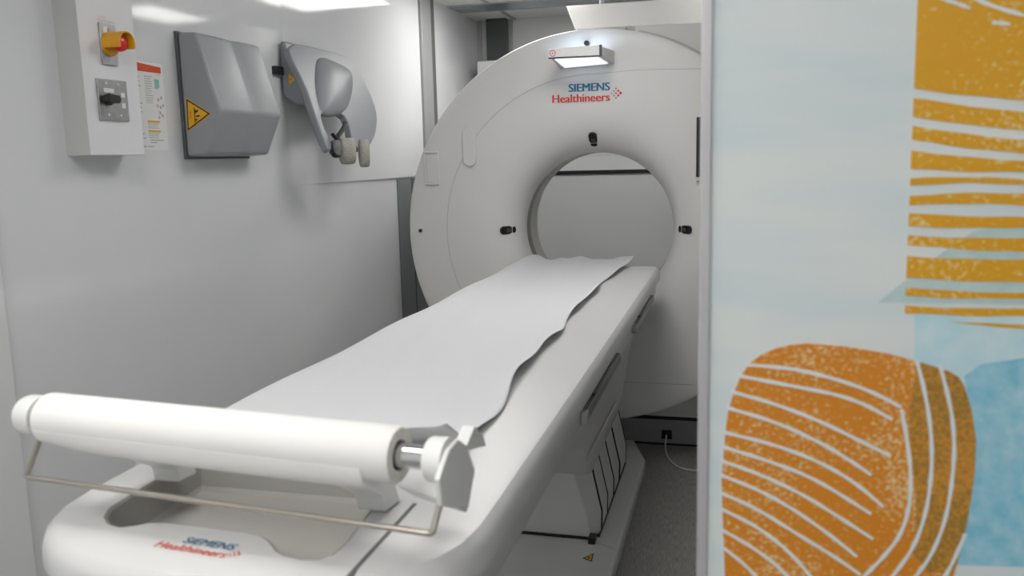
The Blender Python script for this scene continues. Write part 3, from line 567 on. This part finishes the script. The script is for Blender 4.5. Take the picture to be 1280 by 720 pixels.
# cradle under the roll
prof = [math.radians(a) for a in range(-165, -14, 6)]
cr = MB()
def crad(c_, r0, r1):
    bul = lambda a: r0 + .0004 + (r1 - r0) * max(0, math.sin((-a - math.radians(15)) * 180 / 150)) ** 1.2
    return [c_ + (-side * math.cos(a) + up * math.sin(a)) * r0 for a in prof] + [c_ + (-side * math.cos(a) + up * math.sin(a)) * bul(a) for a in prof[::-1]]
cr.loft([crad(A + ax * .004, .0343, .0355), crad(A + ax * .04, .0343, .039), crad(A + ax * .09, .0343, .0425), crad(A + ax * .2, .0343, .044), crad(B_ - ax * .045, .0343, .044), crad(B_ - ax * .035, .0343, .042)], 'roll')
cr.build('cradle', ho, angle=50)
for p in FEET:
    x, y = p[0], p[1]
    q = A + ax * ((x - A.x) / ax.x)
    MB().loft([[(x - .024, y - .012, .9358), (x + .020, y - .012, .9358), (x + .026, y + .03, .9358), (x - .026, y + .03, .9358)], [(x - .026, y - .015, .960), (x + .020, y - .015, .960), (x + .020, y + .03, .960), (x - .026, y + .03, .960)], [(x - .030, q.y + .025, 1.035), (x + .022, q.y + .025, 1.035), (x + .022, q.y + .06, 1.035), (x - .030, q.y + .06, 1.035)]], 'holder').build('foot', ho, bevel=.004)
wb_ = [Vector(p) for p in BAR]
mid = lambda a, b, f: a.lerp(b, f)
pts = [wb_[0], mid(wb_[0], wb_[1], .9), wb_[1], mid(wb_[1], wb_[2], .012), mid(wb_[1], wb_[2], .985), wb_[2], mid(wb_[2], wb_[3], .15), wb_[3]]
MB().tube(pts, .0038, 'wire', 10, smooth=2).build('wire_bar', ho, label='bent steel wire tear bar')

# ---------------------------------------------------------------- left wall: switch box
XB = -1.60
sb = thing('switch_box', 'white wall box with emergency stop and rotary switch', 'switch box', (XW, 1.96, 1.453))
MB().box(XW - .001, XB, 1.856, 2.066, 1.453, ZC - .002, 'box').build('case', sb, bevel=.0015)
MB().box(XW, XB + .0004, 1.8543, 1.8557, 1.453, ZC - .003, 'seam').build('case_joint', sb)
e = MB().prism([(1.927, 1.687), (1.985, 1.687), (1.985, 1.792), (1.927, 1.792)], 'x', XB, XB + .006, 'steel')
for z in (1.776, 1.703): e.cyl((XB + .005, 1.956, z), (XB + .0075, 1.956, z), .004, 'chrome', 12)
e.box(XB + .005, XB + .0068, 1.938, 1.953, 1.768, 1.784, 'white').box(XB + .005, XB + .0068, 1.958, 1.976, 1.772, 1.782, 'print_grey')
e = e.build('stop_plate', sb, bevel=.002)
# guard: a yellow collar open towards the right
yc, zc = 1.957, 1.740
gd = MB(); n = 26
outer, inner = [], []
for i in range(n + 1):
    a = math.radians(205 - 230 * i / n)
    outer.append((yc + .030 * math.cos(a), zc + .030 * math.sin(a))); inner.append((yc + .0265 * math.cos(a), zc + .0265 * math.sin(a)))
pl_ = outer + inner[::-1]
gd.prism(pl_, 'x', XB + .006, XB + .062, 'yellow')
gd.cyl((XB + .006, yc, zc), (XB + .012, yc, zc), .031, 'yellow', 32)
gd.build('guard', e, bevel=.001, label='yellow guard collar')
MB().cyl((XB + .012, yc, zc), (XB + .03, yc, zc), .011, 'red', 24).loft([[(XB + x, yc + r * math.cos(a), zc + r * math.sin(a)) for a in (2 * math.pi * k / 28 for k in range(28))] for x, r in ((.028, .015), (.031, .0195), (.040, .021), (.047, .019), (.051, .012), (.052, .004))], 'red').build('stop_button', e, label='red mushroom stop button')
s2 = MB().prism([(1.899, 1.543), (2.008, 1.543), (2.008, 1.649), (1.899, 1.649)], 'x', XB, XB + .006, 'steel')
for y in (1.930, 1.977):
    for z in (1.637, 1.556): s2.cyl((XB + .005, y, z), (XB + .0075, y, z), .004, 'chrome', 12)
s2.box(XB + .005, XB + .0066, 1.920, 1.957, 1.615, 1.626, 'white').box(XB + .005, XB + .0068, 1.983, 1.997, 1.605, 1.617, 'white').box(XB + .005, XB + .0068, 1.983, 1.997, 1.577, 1.59, 'white').box(XB + .005, XB + .0068, 1.970, 1.978, 1.592, 1.603, 'white')
s2 = s2.build('switch_plate', sb, bevel=.002)
MB().cyl((XB + .006, 1.932, 1.597), (XB + .014, 1.932, 1.597), .016, 'black', 28).slab([(XB + .012, 1.905, 1.590), (XB + .012, 1.912, 1.584), (XB + .012, 1.948, 1.587), (XB + .012, 1.953, 1.597), (XB + .012, 1.948, 1.607), (XB + .012, 1.912, 1.610), (XB + .012, 1.905, 1.604)], (.020, 0, 0), 'black').build('rotary_knob', s2, bevel=.003, label='black rotary knob')
MB().text('EMERGENCY', 1.930, 1.962, 1.806, .0035, 'faint_red', (XB, 0, 0), (0, 1, 0), (0, 0, 1)).text('STOP IN DANGER', 1.928, 1.990, 1.797, .0035, 'faint_red', (XB, 0, 0), (0, 1, 0), (0, 0, 1)).build('red_lettering', sb, flip=False)
# notice
nt = MB().box(XW - .001, XW + .0012, 2.085, 2.266, 1.467, 1.722, 'white')
xs = XW + .0016
q = lambda y0, y1, z0, z1, m: nt.box(XW, xs, y0, y1, z0, z1, m)
nt.prism([(2.10, 1.694), (2.258, 1.694), (2.258, 1.712), (2.14, 1.7185), (2.10, 1.7195)], 'x', XW, xs, 'print_red')
q(2.15, 2.20, 1.699, 1.703, 'faint_red'); q(2.235, 2.255, 1.688, 1.691, 'faint_red')
import random
rnd = random.Random(4)
for k in range(16):
    z = 1.676 - k * .0125
    if rnd.random() < .75: q(2.150, 2.150 + rnd.uniform(.006, .018), z, z + .0035, 'print_grey')
for k in range(12):
    z = 1.680 - k * .0068
    q(2.180, 2.180 + rnd.uniform(.026, .036), z, z + .0022, 'print_grey')
q(2.224, 2.246, 1.652, 1.676, 'print_teal'); q(2.222, 2.240, 1.648, 1.652, 'print_grey')
for k, (y, z) in enumerate(((2.232, 1.612), (2.246, 1.618), (2.226, 1.594), (2.240, 1.590), (2.252, 1.596), (2.236, 1.574), (2.230, 1.560), (2.246, 1.566))): q(y, y + .008, z, z + .009, ('print_grey', 'faint_red')[k % 4 == 2])
for z in (1.548, 1.520):
    q(2.180, 2.234, z, z + .0065, 'print_yellow')
    for k in range(3): q(2.180, 2.180 + rnd.uniform(.035, .05), z - .005 - k * .0055, z - .003 - k * .0055, 'print_grey')
q(2.185, 2.245, 1.496, 1.499, 'print_grey'); q(2.185, 2.215, 1.489, 1.492, 'print_grey'); q(2.155, 2.162, 1.476, 1.482, 'print_grey'); q(2.17, 2.20, 1.477, 1.480, 'print_grey')
tag(nt.build('notice', flip=True), 'white notice sheet with red header beside the switch box', 'notice')
# moulded grey wall cover
hc = thing('wall_cover', 'grey moulded wedge shaped wall cover with large yellow warning triangle', 'wall cover', (XW, 2.53, 1.45))
def hsec(y, k=0.):
    return [(XW + .008, y, 1.826), (-1.598 + k, y, 1.822), (-1.572 + k, y, 1.733), (-1.529 + k, y, 1.585), (-1.590 + k, y, 1.452), (XW + .008, y, 1.447)]
secs = [(2.341, 0), (2.38, .003), (2.46, .003), (2.50, -.001), (2.53, -.006), (2.545, -.007), (2.575, -.001), (2.60, .003), (2.67, .003), (2.706, 0)]
MB().loft([hsec(y, k) for y, k in secs], 'grey_shell').build('shell', hc, bevel=.0095, seg=5, angle=50)
MB().box(XW - .001, XW + .010, 2.337, 2.700, 1.440, 1.829, 'grey_edge').build('back_plate', hc, bevel=.003)
yt = 2.341
ws = MB()
tri = [(-1.648, 1.628), (-1.563, 1.577), (-1.652, 1.524)]
ws.prism(tri, 'y', yt - .0006, yt + .001, 'warn')
cx, cz = sum(p[0] for p in tri) / 3, sum(p[1] for p in tri) / 3
sc = lambda k: [(cx + (x - cx) * k, cz + (z - cz) * k) for x, z in tri]
ws.prism(sc(.94), 'y', yt - .0009, yt, 'warn_black'); ws.prism(sc(.80), 'y', yt - .0012, yt, 'warn')
Wp = lambda P, m: ws.prism([(cx + a, cz + b) for a, b in P], 'y', yt - .0015, yt, m)
Wp([(-.002, -.026), (.001, -.026), (.002, .020), (-.001, .020)], 'warn_black')
Wp([(.002, .002), (.012, .008), (.014, .014), (.006, .012), (.001, .016)], 'warn_black'); Wp([(.004, -.004), (.016, -.002), (.020, -.006), (.015, -.007), (.005, -.009)], 'warn_black'); Wp([(.002, -.012), (.009, -.016), (.007, -.02), (.002, -.018)], 'warn_black')
Wp([(-.016, -.012), (-.013, -.012), (-.013, .006), (-.016, .006)], 'warn_red'); Wp([(-.019, .004), (-.010, .004), (-.0145, .012)], 'warn_red')
ws.build('warning_sticker', hc, label='yellow and black warning triangle')
# U shaped shell
us = thing('u_shaped_shell', 'grey U shaped moulded shell with bulging pad on the left wall', 'wall shell', (XW, 3.15, 1.45))
un = Vector(UNORM)
def chaikin(P, k):
    P = [Vector(p) for p in P]
    for _ in range(k):
        P = [q for a, b in zip(P, P[1:] + P[:1]) for q in (a.lerp(b, .25), a.lerp(b, .75))]
    return P
MB().slab(chaikin(USHELL, 1), -un * .029, 'grey_shell2').build('arms', us, bevel=.008, seg=4, angle=40)
ck = [(p[0], p[2]) for p in UCHEEK]
ck = [(min(x, -1.62 + (1.87 - z) * .45), z) for x, z in ck]
MB().prism([(XW + .01, 1.862), (-1.655, 1.873), (-1.640, 1.872), (-1.636, 1.85), (-1.590, 1.752), (-1.572, 1.708), (-1.560, 1.64), (-1.58, 1.634), (-1.615, 1.642), (XW + .01, 1.672)], 'y', 2.955, 3.40, 'grey_shell2').build('mount_body', us, bevel=.008, seg=3, angle=40)
MB().dome(chaikin([Vector(p) - un * .004 for p in UPAD], 2), .034, un, 'grey_shell2').build('pad', us, angle=80)
MB().box(XW - .001, XW + .02, 2.905, 3.1, 1.748, 1.778, 'black').build('bracket', us, bevel=.002)
w2 = MB()
w2.prism([(x, z) for x, _, z in UTRI], 'y', 2.9535, 2.957, 'warn'); w2.prism([(-1.625, 1.736), (-1.614, 1.731), (-1.625, 1.726)], 'y', 2.953, 2.957, 'warn_red')
w2.build('warning_sticker', us, label='small yellow warning triangle')
# strap bundle
sbu = thing('hanging_straps', 'rolled beige straps with black tail hanging on the U shaped shell', 'straps', S_c1)
def coil(c_, rx, rz, wid, th, m, mb, yaw=0.):
    c_ = Vector(c_); n = 28; rings = []
    dy = Vector((math.sin(yaw), math.cos(yaw), 0)); dx = Vector((math.cos(yaw), -math.sin(yaw), 0))
    for k in range(n):
        a = 2 * math.pi * k / n
        wob = 1 + .05 * math.sin(3 * a + c_.y * 40)
        P = []
        for (w_, t_) in ((-.5, -.3), (-.42, .35), (-.2, .5), (.2, .5), (.42, .35), (.5, -.3), (.2, -.5), (-.2, -.5)):
            r_x, r_z = rx * wob + t_ * th, rz * wob + t_ * th
            P.append(c_ + dx * (r_x * math.cos(a)) + Vector((0, 0, r_z * math.sin(a))) + dy * (w_ * wid))
        rings.append(P)
    rings.append(rings[0]); 
    return mb.loft(rings, m, cap0=False, cap1=False)
c1, c2 = Vector(S_c1), Vector(S_c2)
m1 = MB(); coil(c1 + Vector((0, -.02, -.004)), .026, .040, .062, .020, 'beige', m1, 1.05); m1.build('strap_coil', sbu, angle=60)
m2 = MB(); coil(c2 + Vector((.012, -.005, -.012)), .024, .045, .042, .020, 'beige', m2, 1.05); m2.build('strap_coil', sbu, angle=60)
m3 = MB(); coil(c1 + Vector((-.024, -.070, .004)), .020, .026, .030, .016, 'greyweb', m3, .75); m3.build('grey_wrap', sbu, angle=60, label='grey webbing around the first coil')
t0, t1 = Vector(S_tail0), Vector(S_tail1)
bt = MB().tube([t0 + Vector((.01, -.0, -.025)), t0, t0.lerp(t1, .5) + Vector((.004, 0, 0)), t1], .009, 'black', 8, smooth=1)
bt.tube([t0 + Vector((0, -.035, .012)), t0 + Vector((0.004, -.01, -.006)), t0 + Vector((.004, .02, -.03))], .007, 'black', 8, smooth=1)
bt.build('strap_tail', sbu, label='black strap tail with buckle')
b0 = Vector(S_buck)
MB().tube([b0 + Vector((0, .0, .016)), b0 + Vector((0, .02, .002)), b0 + Vector((0, .05, .002))], .009, 'black', 8, smooth=1).build('buckle', sbu, label='black buckle')


# ---------------------------------------------------------------- foreground printed panel
PY = 1.0
pn = thing('printed_panel', 'pale blue panel with orange and ochre abstract print, nearest the camera', 'panel', (.35, PY + .02, 0))
MB().box(-.027, XR, PY, PY + .035, 0, ZC, 'panel').build('panel_board', pn)
MB().box(-.0395, -.0265, PY - .004, PY + .04, 0, ZC, 'alu').build('edge_frame', pn, bevel=.002)
ar = MB()
lay = lambda pts, m, k: ar.slab([(x, PY + .0005, z) for x, z in pts], (0, -.0005 - .00025 * k, 0), m)
lay(BLUE, 'sky', 1); lay(BLUE2, 'sky2', 2)
for p in BARS: lay(p, 'ochre', 3)
lay(BTRI, 'btri', 1)
lay(BLOB, 'orange', 3); lay(OLIVE, 'olive', 4)
def stroke(pts, w, k, m='stroke'):
    P = [Vector((x, z)) for x, z in pts]
    for _ in range(2):
        Q = [P[0]]
        for a, b in zip(P, P[1:]): Q += [a.lerp(b, .25), a.lerp(b, .75)]
        P = Q + [P[-1]]
    L_, R2 = [], []
    for i, p in enumerate(P):
        tg_ = (P[min(i + 1, len(P) - 1)] - P[max(i - 1, 0)]).normalized(); nr = Vector((-tg_.y, tg_.x))
        ww = w * (.85 + .15 * math.sin(i * 1.9)) * (1 if i < len(P) - 3 else .75)
        L_.append(p + nr * ww); R2.append(p - nr * ww)
    for i in range(len(P) - 1):
        ar.slab([(a.x, PY + .0005, a.y) for a in (L_[i], L_[i + 1], R2[i + 1], R2[i])], (0, -.0005 - .00025 * k, 0), m)
for i, s_ in enumerate(STROKES): stroke(s_, .0024, 5)
for s_ in SCR: stroke(s_, .0022, 5)
ar.build('print', pn)

# ---------------------------------------------------------------- camera
cd = bpy.data.cameras.new('camera'); cam = bpy.data.objects.new('camera', cd); COL.objects.link(cam)
cd.sensor_width = 36; cd.lens = 1060 / 1280 * 36; cd.clip_start = .02
Rm = Matrix(CAMROT)
cam.matrix_world = Matrix.Translation((0, 0, 1.42)) @ Rm.to_4x4()
cd.dof.use_dof = True; cd.dof.focus_distance = 3.6; cd.dof.aperture_fstop = 5.6
scene.camera = cam
w = bpy.data.worlds.new('world'); scene.world = w; w.use_nodes = True
w.node_tree.nodes['Background'].inputs[0].default_value = (.8, .85, .9, 1); w.node_tree.nodes['Background'].inputs[1].default_value = .0
scene.view_settings.view_transform = 'Standard'; scene.view_settings.look = 'None'
scene.view_settings.gamma = 1; scene.view_settings.use_curve_mapping = False
scene.view_settings.exposure = 0.3
